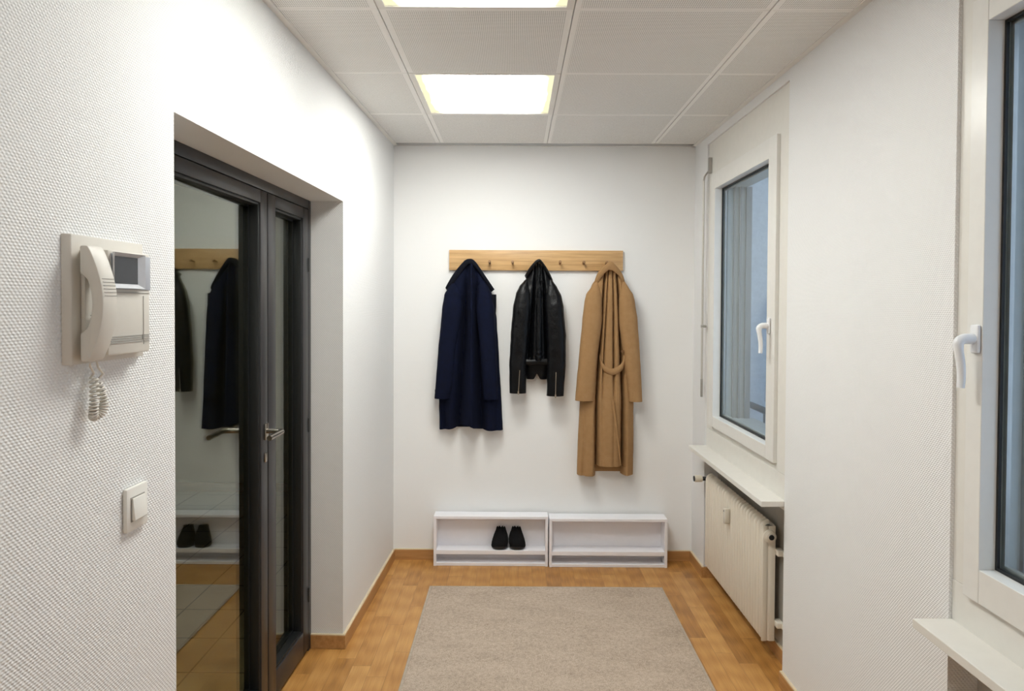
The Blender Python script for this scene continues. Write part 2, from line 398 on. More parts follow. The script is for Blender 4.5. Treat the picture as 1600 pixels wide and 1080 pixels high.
# ------------------------------------------------------------------ double glazed door in the left wall
F0=.143
dr=thing('door_1','dark grey metal double door with glass leaves in the left wall',None,LF,(-1.8,F0,0),kind='structure')
dr['category']='door'
bm=B()
fd=.075
box(bm,DS1-.036,DS1-.001,F0,F0+fd,.0,DT);box(bm,DS0+.001,DS0+.036,F0,F0+fd,0,DT);box(bm,DS0+.036,DS1-.036,F0,F0+fd,DT-.038,DT)
box(bm,DS0+.036,DS1-.036,F0+.01,F0+fd,0,.012)
obj('door_frame',bm,ANTH,dr,bevel=.0015)
def leaf(name,s0,s1,stn,stf,z0,z1,rt,rb,xgl,lab):
    # s0 near (more negative), s1 far; stn/stf stile widths near/far
    bm=B(); v0,v1=F0+.0,F0+.065
    box(bm,s0,s0+stn,v0,v1,z0,z1);box(bm,s1-stf,s1,v0,v1,z0,z1)
    box(bm,s0+stn,s1-stf,v0,v1,z1-rt,z1);box(bm,s0+stn,s1-stf,v0,v1,z0,z0+rb)
    L=obj(name,bm,ANTH,dr,bevel=.0015); L['label']=lab
    # glazing bead, stepped back a little
    g=.010; a,b,c,d=s0+stn,s1-stf,z0+rb,z1-rt
    bm=B()
    box(bm,a,a+g,v0+.006,v0+.040,c,d);box(bm,b-g,b,v0+.006,v0+.040,c,d);box(bm,a+g,b-g,v0+.006,v0+.040,d-g,d);box(bm,a+g,b-g,v0+.006,v0+.040,c,c+g)
    obj('glazing_bead',bm,ANTHD,L,bevel=.001)
    bm=B(); g2=.017
    box(bm,a,a+g2,v0+.040,v0+.058,c,d);box(bm,b-g2,b,v0+.040,v0+.058,c,d);box(bm,a+g2,b-g2,v0+.040,v0+.058,d-g2,d);box(bm,a+g2,b-g2,v0+.040,v0+.058,c,c+g2)
    obj('gasket',bm,BLACK,L)
    # groove line on the face
    # pane (its plane is square to the room's end wall)
    bm=B(); n=.006
    ang=b_
    va,vb=xgl
    q=[(a-.0,va),(b+.0,vb),(b+.0,vb+n),(a-.0,va+n)]
    A=[bm.verts.new((x,y,c)) for x,y in q];Bv=[bm.verts.new((x,y,d)) for x,y in q]
    bm.faces.new(A);bm.faces.new(Bv)
    for i in range(4): bm.faces.new((A[i],A[(i+1)%4],Bv[(i+1)%4],Bv[i]))
    p=obj('glass_pane',bm,DGLASS,L)
    return L
def vglass(s,x): # v where plane world x = x meets wall coordinate s
    c,si=math.cos(math.atan2(1,b_)),math.sin(math.atan2(1,b_))
    # world x = a_ + s*c - v*si
    return (a_+s*c-x)/si
za,zb=.014,DT-.041
L1=leaf('door_leaf',DS0+.039,-1.6035,.061,.061,za,zb,.045,.10,(vglass(DS0+.1,-.958),vglass(-1.6645,-.958)),'wide leaf with lever handle')
L2=leaf('door_leaf',-1.5945,-1.1475+.010,.075,.066,za,zb,.045,.10,(vglass(-1.52,-.945),vglass(-1.20,-.945)),'narrow fixed leaf')
# lever handle on wide leaf
hz=1.063; hs=-1.628
bm=B(); box(bm,hs-.014,hs+.014,F0-.009,F0-.0002,hz-.032,hz+.028); h=obj('door_handle',bm,STEEL,L1,bevel=.002); h['label']='brushed steel lever handle'
bm=B()
pts=[(hs,F0-.009,hz)]+[(hs,F0-.05,hz)]+[(hs-.018*(1-math.cos(t)),F0-.05-.018*math.sin(t),hz) for t in (.4,.8,1.2,1.57)]+[(hs-.135,F0-.068,hz-.001)]
tube(bm,pts,.0095,16); obj('lever',bm,STEEL,h,smooth=True,angle=50)
bm=B(); box(bm,hs-.011,hs+.010,F0-.006,F0-.0002,hz-.115,hz-.080); k=obj('lock_cylinder',bm,STEEL,L1,bevel=.003)
for z in (.25,1.0,1.7):
    bm=B(); tube(bm,[(-1.1365,F0+.0,z-.03),(-1.1365,F0+.0,z+.03)],.0045,10)
    obj('hinge',bm,ANTHD,L2,smooth=True,angle=50)

# ------------------------------------------------------------------ windows
def window(idx,n,so,oz,sz,rg,label):
    """n niche range; so=(sash r0,r1) oz=(open z0,z1) sz=(sash z0,z1), rg=(open r0,r1)"""
    w=thing('window_%d'%idx,label,None,RF,(n[0],0,0),kind='structure'); w['category']='window'
    v0,v1=.010,.070
    zb_,zt=.735,NT
    bm=B(); g=.0012
    fr0,fr1,fz0,fz1=so[0]+.02,so[1]-.02,sz[0]+.02,sz[1]-.02
    box(bm,n[0],fr0,v0,v1,.85,zt);box(bm,fr1,n[1],v0,v1,.85,zt);box(bm,fr0,fr1,v0,v1,fz1,zt)
    box(bm,fr0,fr1,v0+.004,v1,.85,fz0)
    obj('window_frame',bm,WINW,w)
    bm=B(); box(bm,n[0],n[1],v0-.002,v1,zb_-.03,.8485,.001,1); obj('apron_panel',bm,WINW,w)
    # thin trim joint lines round the panel
    # sash: stiles full height, rails between
    s0,s1=-.006,.060
    bm=B()
    box(bm,so[0],rg[0],s0,s1,sz[0],sz[1],.0012,1);box(bm,rg[1],so[1],s0,s1,sz[0],sz[1],.0012,1)
    box(bm,rg[0]+.0006,rg[1]-.0006,s0+.0004,s1,oz[1],sz[1],.0012,1);box(bm,rg[0]+.0006,rg[1]-.0006,s0+.0004,s1,sz[0],oz[0],.0012,1)
    S=obj('sash',bm,SASHW,w)
    gv=.036
    bm=B(); e=.007
    a,b,c,d=rg[0],rg[1],oz[0],oz[1]
    box(bm,a,a+e,gv-.003,gv+.004,c,d);box(bm,b-e,b,gv-.003,gv+.004,c,d);box(bm,a+e,b-e,gv-.003,gv+.004,d-e,d);box(bm,a+e,b-e,gv-.003,gv+.004,c,c+e)
    obj('gasket',bm,BLACK,S)
    bm=B(); box(bm,a+.001,b-.001,gv+.004,gv+.009,c+.001,d-.001); obj('glass_pane',bm,WGLASS,S)
    bm=B(); e2=.015
    box(bm,a+.002,a+e2,gv+.0095,gv+.02,c,d);box(bm,b-e2,b-.002,gv+.0095,gv+.02,c,d);box(bm,a+e2,b-e2,gv+.0095,gv+.02,d-e2,d);box(bm,a+e2,b-e2,gv+.0095,gv+.02,c,c+e2)
    obj('spacer_bar',bm,STEELD,S)
    # sill
    bm=B(); box(bm,n[0]+.001,n[1]-.002,-.092,.008,.725,.748,.002,2)
    s=obj('window_sill',bm,WINW,w); 
    # outside surround: jambs, shutter guides
    bm=B()
    box(bm,n[0],a-.012,v1,.175,.70,NT);box(bm,b+.012,n[1],v1,.175,.70,NT);box(bm,a-.012,b+.012,v1,.175,d+.01,NT);box(bm,a-.012,b+.012,v1,.22,.70,c-.01)
    obj('outer_frame',bm,plain('outer_frame_pvc%d'%idx,(.42,.43,.42),.4),w)
    bm=B()
    for q,sg in ((a-.012,1),(b+.012,-1)):
        box(bm,q,q+sg*.012,.100,.108,c-.01,d+.01);box(bm,q,q+sg*.016,.130,.140,c-.01,d+.01);box(bm,q,q+sg*.014,.165,.195,c-.01,d+.01)
    obj('shutter_guide',bm,EXTG,w)
    return w,S
W1,S1=window(1,N1,(.345,1.280),(.935,2.158),(.878,2.243),(.418,1.190),'tilt window nearest the end wall, above the radiator')
W2,S2=window(2,N2,(2.500,3.49),(.915,2.198),(.835,2.262),(2.556,3.43),'near window cut off by the right edge of the photo')
def whandle(S,r,z):
    bm=B()
    # rosette: rounded plate
    box(bm,r-.015,r+.015,-.016,-.0065,z-.034,z+.034); 
    h=obj('window_handle',bm,HANDW,S,bevel=.005)
    bm=B()
    pts=[(r,-.0155,z),(r,-.036,z)]+[(r,-.036-.016*math.sin(t),z-.016*(1-math.cos(t))) for t in (.35,.7,1.05,1.4)]
    rad=[(.0125,.0125)]*2+[(.012,.012)]*4
    for i in range(1,9):
        q=i/8; pts.append((r,-.0525+.013*math.sin(q*PI*.62)-.004*q,z-.016-.100*q)); rad.append((.0095-.0015*q,.0125-.002*q))
    tube(bm,pts,rad,16); obj('lever',bm,HANDW,h,smooth=True,angle=60)
whandle(S1,1.225,1.448)
whandle(S2,2.538,1.458)
# blind crank on the far window
t=thing('blind_crank','thin metal crank rod hanging beside the far window','crank rod',RF,(.25,0,1.0))
bm=B()
tube(bm,[(.262,-.022,2.225),(.262,-.0225,1.12)],.0058,10);obj('rod',bm,plain('crank_rod_white',(.62,.60,.56),.3,metal=.3),t,smooth=True,angle=50)
bm=B(); tube(bm,[(.262,-.0225,1.12),(.262,-.0225,1.02)],.0070,10); obj('grip',bm,STEELD,t,smooth=True,angle=50)
bm=B(); tube(bm,[(.262,-.022,2.225),(.270,-.020,2.245),(.283,-.012,2.262),(.300,.0,2.278),(.300,.009,2.28)],.0052,8)
obj('joint',bm,STEELD,t,smooth=True)
bm=B(); box(bm,.290,.312,-.008,.0095,2.26,2.345); obj('bracket',bm,STEELD,t,bevel=.002)
bm=B(); tube(bm,[(.262,-.0295,1.415),(.262,-.005,1.415),(.262,-.001,1.415)],.008,12); tube(bm,[(.2555,-.015,1.415),(.2555,0,1.415)],.006,10); obj('clip',bm,STEELD,t,smooth=True,angle=50)

# ------------------------------------------------------------------ outside
bm=B(); box(bm,1.262,4.5,4.10,4.3,-1,4.2); struct('wall_outdoor_side',bm,STUC,label='rough plaster wall of the balcony outside the far window')
bm=B(); tube(bm,[(1.375,4.1,.955),(1.40,.3,.955)],.019,12); tube(bm,[(1.375,4.1,.55),(1.40,.3,.55)],.012,8)
for k in range(26): 
    y=3.9-.14*k; tube(bm,[(1.385,y,.25),(1.385,y,.955)],.006,6)
solo('balcony_railing',bm,RAILG,'grey handrail outside the far window','railing',pos=(1.385,4.0,.25),smooth=True,angle=50)
bm=B(); box(bm,1.25,3.2,-1.0,4.1,.10,.25); struct('outdoor_ledge',bm,STUC)

# ------------------------------------------------------------------ radiators
def radiator(r0,r1,label,main=True):
    zt,zb=.586,.085; vf,vb=-.010,.048
    t=thing('radiator',label,'radiator',RF,((r0+r1)/2,vb,0),group='ribbed radiators under the windows')
    # ribs: rounded tubes lying side by side, curving back over the top
    end=.012; n=24; pitch=(r1-r0-end)/n
    bm=B()
    def rib(x0,x1,depth_f,inset):
        # loop profile in x (rounded front), swept down the front and over the top
        k=6; w=(x1-x0)/2; cx=(x0+x1)/2
        prof=[(-w,0)]+[(-w*math.cos(PI*j/k),-inset*math.sin(PI*j/k)) for j in range(k+1)]+[(w,0)]
        path=[]   # (v,z,normal dir)
        R=.019
        path.append((depth_f+inset,zb+.0,0,-.0))
        rows=[]
        zs=[zb]+[zb+.012]+[zt-R]
        for z in zs: rows.append([(cx+a,depth_f+inset+b*(.55 if z==zb else 1),z) for a,b in prof])
        for j in range(1,7):
            th=j/6*PI/2
            cv,cz=depth_f+inset+R,zt-R
            rows.append([(cx+a,cv-(R-b)*math.cos(th),cz+(R-b)*math.sin(th)-0) for a,b in prof])
        vs=[[bm.verts.new(p) for p in r] for r in rows]
        for i in range(len(vs)-1):
            for j in range(len(prof)-1): bm.faces.new((vs[i][j],vs[i][j+1],vs[i+1][j+1],vs[i+1][j]))
    for i in range(n): rib(r0+i*pitch+.0085,r0+(i+1)*pitch-.0085,vf,.018)
    body=obj('front_ribs',bm,RADM,t,smooth=True,angle=60)
    bm=B()
    # back body and top rear plate
    box(bm,r0+.002,r1-end,vf+.0185,vf+.0205,zb+.004,zt-.022); box(bm,r0+.002,r1-end,vb-.006,vb,zb+.004,zt-.002)
    obj('rear_panel',bm,RADM,t)
    bm=B()
    m=60
    for i in range(m):
        x=r0+.01+(r1-end-r0-.02)*i/(m-1); box(bm,x-.0006,x+.0006,vf+.0250,vb-.0065,zb+.02,zt-.010)
    obj('convector_fins',bm,FINM,t)
    bm=B()
    # end header: rounded column next to a flat side column
    prism(bm,[(r1-end,vf+.004),(r1-.003,vf+.002),(r1,vf+.006),(r1-.001,vf+.024),(r1-.006,vf+.028),(r1-.006,vf+.031),(r1,vf+.034),(r1,vb+.002),(r1-end,vb+.002)],2,zb-.006,zt-.004)
    e=obj('end_header',bm,RADM,t,bevel=.004)
    bm=B(); tube(bm,[(r1-.004,vf+.033,zt-.047),(r1+.014,vf+.029,zt-.047)],.027,28); tube(bm,[(r1+.014,vf+.033,zt-.047),(r1+.020,vf+.033,zt-.047)],.020,28); c=obj('valve_cap',bm,RADM,t,bevel=.003)
    bm=B(); tube(bm,[(r1+.020,vf+.033,zt-.047),(r1+.026,vf+.033,zt-.047)],.0115,16); obj('cap_plug',bm,BLACK,c,bevel=.002)
    for z in (zt-.115,zb+.075):
        bm=B(); box(bm,r1-.02,r1+.030,vb,ND-.001,z-.012,z+.012); box(bm,r1+.026,r1+.14,ND-.012,ND-.001,z-.010,z+.010); obj('wall_bracket',bm,RADM,t,bevel=.002)
    # meter
    bm=B(); x=r0+.42
    prism(bm,[(x-.017,.458),(x-.017,.527),(x+.017,.527),(x+.017,.458),(x+.010,.450),(x-.010,.450)],1,vf-.022,vf+.002)
    hm=obj('heat_meter',bm,plain('meter_plastic',(.70,.66,.57),.4),t,bevel=.003)
    bm=B(); tube(bm,[(x-.004,vf-.0215,.512),(x-.004,vf-.0235,.512)],.0045,10); obj('meter_button',bm,BLACK,hm)
    return t
rad=radiator(.300,1.178,'cream ribbed radiator under the far window')
# thermostat of the far radiator
bm=B(); tube(bm,[(.303,.005,.566),(.288,-.004,.566),(.288,-.022,.566)],.012,12); v1_=obj('valve_body',bm,BLACK,rad,smooth=True,angle=50)
bm=B(); tube(bm,[(.288,-.022,.566),(.288,-.026,.566),(.288,-.060,.566),(.288,-.064,.566)],[.017,.019,.019,.017],20); obj('thermostat_knob',bm,plain('thermostat_plastic',(.72,.67,.56),.35),v1_,smooth=True,angle=40)
bm=B(); tube(bm,[(.288,-.0642,.566),(.288,-.068,.566)],.0155,16); obj('knob_end',bm,BLACK,v1_,smooth=True,angle=40)
bm=B(); tube(bm,[(.40,.035,.589),(.435,.035,.592)],.006,10); tube(bm,[(.40,.035,.589),(.36,.035,.583)],.004,8); obj('bleed_valve',bm,STEELD,rad,smooth=True)
radiator(2.545,3.40,'cream ribbed radiator under the near window, only its corner showing')

# ------------------------------------------------------------------ light switch
t=thing('light_switch','square white rocker light switch below the intercom','light switch',LF,(-2.722,0,1.10))
bm=B(); box(bm,-2.7620,-2.6825,-.011,-.0003,1.055,1.147); obj('switch_frame',bm,SWM,t,bevel=.004)
bm=B(); box(bm,-2.7495,-2.6985,-.0125,-.0105,1.0755,1.1265); obj('inner_ring',bm,LINEM,t)
bm=B()
prism(bm,[(-.0125,1.0775),(-.0125,1.1245),(-.0155,1.1245),(-.0205,1.079),(-.0185,1.0775)],0,-2.7475,-2.7005); obj('rocker',bm,SWM,t,bevel=.0012)

# ------------------------------------------------------------------ intercom
t=thing('intercom_phone','off-white wall intercom with handset, coiled cord and small dark screen','intercom',LF,(-2.81,0,1.42))
bm=B()
prism(bm,[(-2.945,-.0003),(-2.936,-.014),(-2.704,-.014),(-2.695,-.0003)],2,1.420,1.658); obj('back_plate',bm,INTER,t,bevel=.002)
bm=B()
fv=-.040
X0,X1,XS=-2.912,-2.722,-2.866
# body right block with screen opening, cradle on the left is lower
box(bm,XS,X1,-.0145,fv+.001,1.432,1.574); box(bm,XS,X1,-.0145,fv+.001,1.574,1.635)
body=obj('body',bm,INTER,t,bevel=.004)
bm=B(); box(bm,X0,XS-.0005,-.0145,-.024,1.434,1.633); 
box(bm,X0,XS-.0005,-.024,-.032,1.585,1.633); box(bm,X0,XS-.0005,-.024,-.030,1.434,1.475)
cr=obj('cradle',bm,INTER,t,bevel=.003)
bm=B()
for k in range(5): box(bm,X0+.006,XS-.012,-.0305,-.0295,1.488+k*.0052-.05+.05,1.4895+k*.0052)
obj('cradle_slots',bm,LINEM,cr)
# screen bezel
bz=(-2.860,-2.7235,1.560,1.629)
bm=B(); box(bm,bz[0],bz[1],fv+.0005,fv-.0012,bz[2],bz[3]); bez=obj('screen_bezel',bm,INTERG,t,bevel=.0008)
bm=B(); sc=(-2.850,-2.772,1.571,1.624)
def ringf(bm,o,i,y0,y1):
    ox0,ox1,oz0,oz1=o; ix0,ix1,iz0,iz1=i
    O=[(ox0,oz0),(ox1,oz0),(ox1,oz1),(ox0,oz1)];I=[(ix0,iz0),(ix1,iz0),(ix1,iz1),(ix0,iz1)]
    a=[bm.verts.new((x,y0,z)) for x,z in O];b=[bm.verts.new((x,y1,z)) for x,z in I]; c=[bm.verts.new((x,y0+.004,z)) for x,z in O]
    for k in range(4): bm.faces.new((a[k],a[(k+1)%4],b[(k+1)%4],b[k])); bm.faces.new((c[k],c[(k+1)%4],a[(k+1)%4],a[k]))
ringf(bm,(-2.862,-2.756,1.562,1.631),sc,fv-.009,fv-.0014); obj('screen_hood',bm,plain('intercom_light_bezel',(.56,.57,.60),.35),bez)
bm=B(); box(bm,sc[0],sc[1],fv-.0022,fv-.0012,sc[2],sc[3]); obj('screen',bm,SCREEN,bez)
bm=B()
for k in range(4): box(bm,-2.860,-2.752,fv-.0006,fv+.0008,1.4545+k*.0042,1.4555+k*.0042); box(bm,-2.746,-2.726,fv-.0006,fv+.0008,1.4545+k*.0042,1.4555+k*.0042)
box(bm,-2.748,-2.7476,fv-.0002,fv+.0008,1.448,1.548); box(bm,-2.864,-2.724,fv-.0004,fv+.0008,1.5535,1.5545); box(bm,-2.7515,-2.7475,fv-.001,fv+.0008,1.458,1.469)
obj('speaker_grooves',bm,LINEM,body)
# handset
hx0,hx1=-2.932,-2.886
outer=[];inner=[]
Z0,Z1=1.426,1.638
for k in range(25):
    q=k/24; z=Z0+(Z1-Z0)*q
    outer.append((-.041-.029*math.sin(PI*q)**.85,z))
pts=outer[:]
inner=[(-.026,Z1),(-.026,Z1-.052)]+[(-.029-.019*math.sin(PI*(k/10))**.5,Z1-.052-(Z1-Z0-.104)*k/10) for k in range(0,11)]+[(-.026,Z0+.052),(-.026,Z0)]
bm=B(); prism(bm,[(a,b) for a,b in pts+inner],0,hx0,hx1)
hs_=obj('handset',bm,INTER,t,bevel=.004)
bm=B()
for k in range(6):
    z=1.552+k*.0062-.006; q=(z-Z0)/(Z1-Z0); y=-.041-.029*math.sin(PI*q)**.85
    box(bm,hx0+.006,hx1-.004,y-.0006,y+.001,z,z+.0011)
obj('grip_ribs',bm,LINEM,hs_)
# coiled cord
def coil(path,R,turns,per=12):
    # path: polyline function 0..1
    P=[]; n=turns*per
    for i in range(n+1):
        q=i/n; c=path(q); d=(path(min(1,q+.01))-path(max(0,q-.01))).normalized()
        a=Vector((0,1,0)); b=d.cross(a).normalized(); a=b.cross(d)
        th=2*PI*i/per; P.append(c+(a*math.cos(th)+b*math.sin(th))*R)
    return P
def ucurve(q):
    # down one leg, round the bottom, up the other
    z_top,z_bot=1.392,1.318
    if q<.5: w=q/.5; return Vector((-2.880+.002*math.sin(w*6)-.009*math.sin(PI*w),-.018-.006*math.sin(PI*w),z_top-(z_top-z_bot)*math.sin(w*PI/2)))
    w=(q-.5)/.5; return Vector((-2.880+.016*math.sin(w*PI*.75),-.018-.010*math.sin(PI*w),z_bot+(z_top-.012-z_bot)*(1-math.cos(w*PI/2))))
P=coil(ucurve,.0068,26)
A=[(-2.918,-.036,1.430),(-2.917,-.035,1.418),(-2.898,-.030,1.402),P[0]]
Z=[P[-1],(-2.864,-.026,1.398),(-2.885,-.030,1.412),(-2.898,-.034,1.432)]
bm=B(); tube(bm,A[:-1]+P+Z[1:],.0021,7); obj('coiled_cord',bm,INTER,hs_,smooth=True,angle=60)

# ------------------------------------------------------------------ coat rack
YW=D
t=thing('coat_rack','long pale oak board with wooden pegs on the end wall','coat rack',WORLD,(.126,YW,1.735))
bm=B(); box(bm,-.389,.6405,YW-.022,YW-.0005,1.733,1.853); obj('board',bm,RAIL,t,bevel=.0015)
KP=4.158/1102
pegs=[(727,408),(765,411),(801,411),(837,408),(875,411),(912,411),(948,409)]
PX=[(-.292),(-.148),(-.013),.123,.266,.405,.540]
for x in PX:
    bm=B(); y=YW-.022
    tube(bm,[(x,y,1.775),(x,y-.035,1.780),(x,y-.042,1.7812),(x,y-.050,1.782),(x,y-.054,1.7825)],[.0065,.0060,.0085,.0085,.0065],14); obj('peg',bm,PEG,t,smooth=True,angle=50)

# ------------------------------------------------------------------ garments (traced outlines, real depth)
K=4.10/1102
def gx(px): return (px-799.5)*K
def gz(py): return 1.5355-(py-475.5)*K
def interp(tab,v):
    if v<=tab[0][0]: return tab[0][1:]
    for a,b in zip(tab,tab[1:]):
        if v<=b[0]:
            f=(v-a[0])/(b[0]-a[0]); f=f*f*(3-2*f)*.35+f*.65
            return tuple(p+(q-p)*f for p,q in zip(a[1:],b[1:]))
    return tab[-1][1:]
def loft(rows,nr=70,nc=56,ywall=D-.003,fold=None,hem=None,wr=0,wscale=14,pw=.8,capbot=False,seed=0.,captop=True):
    """rows: (py, xl px, xr px, depth of front in m, offset of back from wall in m)."""
    bm=B(); py0,py1=rows[0][0],rows[-1][0]; R=[]
    for i in range(nr+1):
        q=i/nr; py=py0+(py1-py0)*q
        xl,xr,dp,bk=interp(rows,py); x0,x1=gx(xl),gx(xr); cx=(x0+x1)/2; hw=(x1-x0)/2
        ring=[]
        for k in range(nc):
            th=2*PI*k/nc; c,s=math.cos(th),math.sin(th)
            ux=math.copysign(abs(c)**pw,c); uy=math.copysign(abs(s)**pw,s)
            x=cx+hw*ux; z=gz(py)
            if hem: z=gz(py+(hem(ux,s>0))*max(0,(q-.6)/.4)**2)
            if s>=0: y=ywall-bk-dp*(.25+.75*uy)
            else: y=ywall-bk-dp*.25*(1+uy)
            if s>0 and fold: y+=fold(ux,x,py,q)*min(1,uy*1.8)
            if wr:
                p=Vector((x*wscale+seed,z*wscale*.7,seed)); n=noise.noise(p)+.5*noise.noise(p*2.3)
                y+=n*wr*(1 if s>0 else .2); 
                x+=noise.noise(Vector((z*22+seed,seed*2,math.copysign(3,c))))*wr*.35*abs(ux)
            ring.append(bm.verts.new((x,min(y,ywall-.002),z)))
        R.append(ring)
    for i in range(nr):
        for k in range(nc): bm.faces.new((R[i][k],R[i][(k+1)%nc],R[i+1][(k+1)%nc],R[i+1][k]))
    if captop: bm.faces.new(R[0])
    if capbot: bm.faces.new(R[-1])
    else: # turned-in hem: inner wall going up
        I=[bm.verts.new((v.co.x*1.0+(gx((rows[-1][1]+rows[-1][2])/2)-v.co.x)*.05,v.co.y+(.006 if k<nc/2 else -.001),v.co.z+.0005)) for k,v in enumerate(R[-1])]
        J=[bm.verts.new((v.co.x,v.co.y,v.co.z+.05)) for v in I]
        for k in range(nc):
            bm.faces.new((R[-1][k],R[-1][(k+1)%nc],I[(k+1)%nc],I[k])); bm.faces.new((I[k],I[(k+1)%nc],J[(k+1)%nc],J[k]))
        bm.faces.new(J)
    return bm
def g(x,c,w): return math.exp(-((x-c)/w)**2)
def gs(x,c,w): return math.exp(-(abs(x-c)/w)**1.35)
def strip(up,lo,y0,bulge,th,n=40,ny=6):
    """band between two px polylines (same length); bulges forward; closed with thickness."""
    def at(pl,q):
        s=q*(len(pl)-1); i=min(int(s),len(pl)-2); f=s-i
        p0=pl[max(i-1,0)];p1=pl[i];p2=pl[i+1];p3=pl[min(i+2,len(pl)-1)]
        return tuple(.5*((2*p1[k])+(-p0[k]+p2[k])*f+(2*p0[k]-5*p1[k]+4*p2[k]-p3[k])*f*f+(-p0[k]+3*p1[k]-3*p2[k]+p3[k])*f**3) for k in (0,1))
    bm=B(); F=[];Bk=[]
    for i in range(n+1):
        q=i/n; a=at(up,q); b=at(lo,q); fr=[];bk=[]
        for j in range(ny+1):
            w=j/ny; x=gx(a[0]+(b[0]-a[0])*w); z=gz(a[1]+(b[1]-a[1])*w)
            y=y0-(bulge(q,w) if callable(bulge) else bulge*math.sin(PI*q))-.006*math.sin(PI*w)
            fr.append(bm.verts.new((x,y,z))); bk.append(bm.verts.new((x,y+th,z)))
        F.append(fr);Bk.append(bk)
    for i in range(n):
        for j in range(ny):
            bm.faces.new((F[i][j],F[i][j+1],F[i+1][j+1],F[i+1][j])); bm.faces.new((Bk[i][j],Bk[i+1][j],Bk[i+1][j+1],Bk[i][j+1]))
        for j in (0,ny): bm.faces.new((F[i][j],F[i+1][j],Bk[i+1][j],Bk[i][j]))
    for i in (0,n):
        for j in range(ny): bm.faces.new((F[i][j],F[i][j+1],Bk[i][j+1],Bk[i][j]))
    return bm

# --- navy coat
t=thing('wool_coat','long navy blue wool coat hanging on the leftmost peg','coat',WORLD,(-.28,D-.05,.80),group='garments on the coat rack')
def fnavy(u,x,py,q):
    v=0
    # deep pleat falling from the hook on the left of centre, a second one opening towards the right hem
    v+=.090*gs(x,gx(725-13*q),.010+.016*q)*min(1,q*3)
    v-=.034*g(x,gx(732+2*q),.010+.012*q)
    v+=.088*gs(x,gx(738+10*q),.008+.017*q)*min(1,q*2.5)
    v-=.018*g(x,gx(721+2*q),.05)*max(0,q-.45)
    v+=.030*g(x,gx(772),.020)*max(0,q-.7)*2
    v+=.050*gs(x,gx(690),.030)*max(0,min(1,(q-.72)*4))
    return v
rows=[(411,723,733,.040,.027),(430,707,749,.055,.025),(445,698,758,.075,.012),(462,692,764,.080,.012),(500,687,771,.085,.010),(560,684,775,.090,.010),(627,680,779,.094,.010),(676,681,782,.098,.010)]
bm=loft(rows,110,260,fold=fnavy,hem=lambda u,f:(-10*g(u,-.16,.36)) if f else (-3 if u<0 else 0),wr=.004,wscale=7,seed=1.7)
body=obj('coat_body',bm,NAVY,t,smooth=True,angle=70)
bm=loft([(444,700,706,.030,.050),(452,694,712,.050,.050),(461,689,716,.060,.052),(485,685.5,718,.064,.055),(553,679.5,707,.058,.060),(600,676,703,.055,.062),(625,674,698,.052,.062)],50,40,wr=.003,wscale=9,seed=4.1); obj('sleeve',bm,NAVY,t,smooth=True,angle=70)
bm=loft([(440,744,752,.030,.050),(450,741,759,.050,.050),(460,740,763,.060,.052),(485,739,768,.064,.055),(553,746,771,.058,.060),(600,749,773,.055,.062),(626,751,774,.052,.062)],50,40,wr=.003,wscale=9,seed=9.3); obj('sleeve',bm,NAVY,t,smooth=True,angle=70)
bm=strip([(689.5,451),(703,429),(719,410),(728,405.5),(737,409),(752,430),(767.5,453)],[(694,457),(708,437),(722,418),(728.5,413.5),(736,417.5),(749,435),(762.5,457)],D-.045,lambda q,w:.050*math.sin(PI*q)**.6,.020)
c=obj('collar',bm,NAVYD,t,smooth=True,angle=60)
bm=loft([(461,757,770.5,.045,.030),(480,758,770.5,.045,.030),(514,758,768,.045,.03),(560,764,774,.04,.03)],16,24); l=obj('lapel',bm,NAVYD,t,smooth=True,angle=60)

# --- leather jacket
t=thing('leather_jacket','short black leather biker jacket with zipped cuffs on the middle peg','jacket',WORLD,(.14,D-.05,1.05),group='garments on the coat rack')
def fleath(u,x,py,q):
    v=0
    for c,w,a in ((826,.007,.040),(832.5,.0045,.022),(838.5,.0045,.018),(843,.005,.024),(850,.008,.042)):
        xc=gx(837.5+(c-837.5)*(.45+.75*q)); v+=a*gs(x,xc,w*(.6+1.1*q))*(.5+.6*min(1,q*2))*(1 if abs(c-838)>8 else max(.2,1-q*1.1))
    v-=.018*g(x,gx(838),.014)*q
    v+=.0022*math.sin((py-548)*.75+8*(x-gx(838))**2*900)*max(0,(q-.78))*5*g(x,gx(838),.03)
    return v
rows=[(411,833,841,.040,.027),(424,824,850,.052,.025),(440,815,859,.078,.012),(458,806,869,.085,.012),(500,806,868,.085,.012),(540,808,864,.082,.012),(567,812,858,.080,.012)]
bm=loft(rows,110,240,fold=fleath,hem=lambda u,f:-3*(1-abs(u)) if f else 0,wr=.003,wscale=13,seed=3.3)
obj('jacket_back',bm,LEATH,t,smooth=True,angle=70)
bm=loft([(560,813,859,.050,.012),(575,815,857,.050,.012),(586,817,854,.048,.012),(595,819,852,.046,.012)],20,60,hem=lambda u,f:-10*g(u,0,.18)-0,wr=.003,wscale=20,seed=6); obj('front_panels',bm,LEATH,t,smooth=True,angle=70)
SL=[(438,815,820,.030,.046),(448,807,822,.048,.048),(459,801.5,825,.060,.050),(480,797,825,.070,.052),(524,793.5,822,.068,.055),(572,791.5,818,.062,.058),(600,792,818.5,.056,.06),(616,792.3,818.5,.054,.06)]
bm=loft(SL,70,40,wr=.0045,wscale=16,seed=7.7); s1=obj('sleeve',bm,LEATH,t,smooth=True,angle=70)
SR=[(438,853,859,.030,.046),(450,849,867,.048,.048),(463,847,873.5,.060,.050),(480,847,876.5,.070,.052),(524,850,880.5,.068,.055),(572,851,880.5,.062,.058),(600,851,878.5,.056,.06),(620,850.5,877.5,.054,.06)]
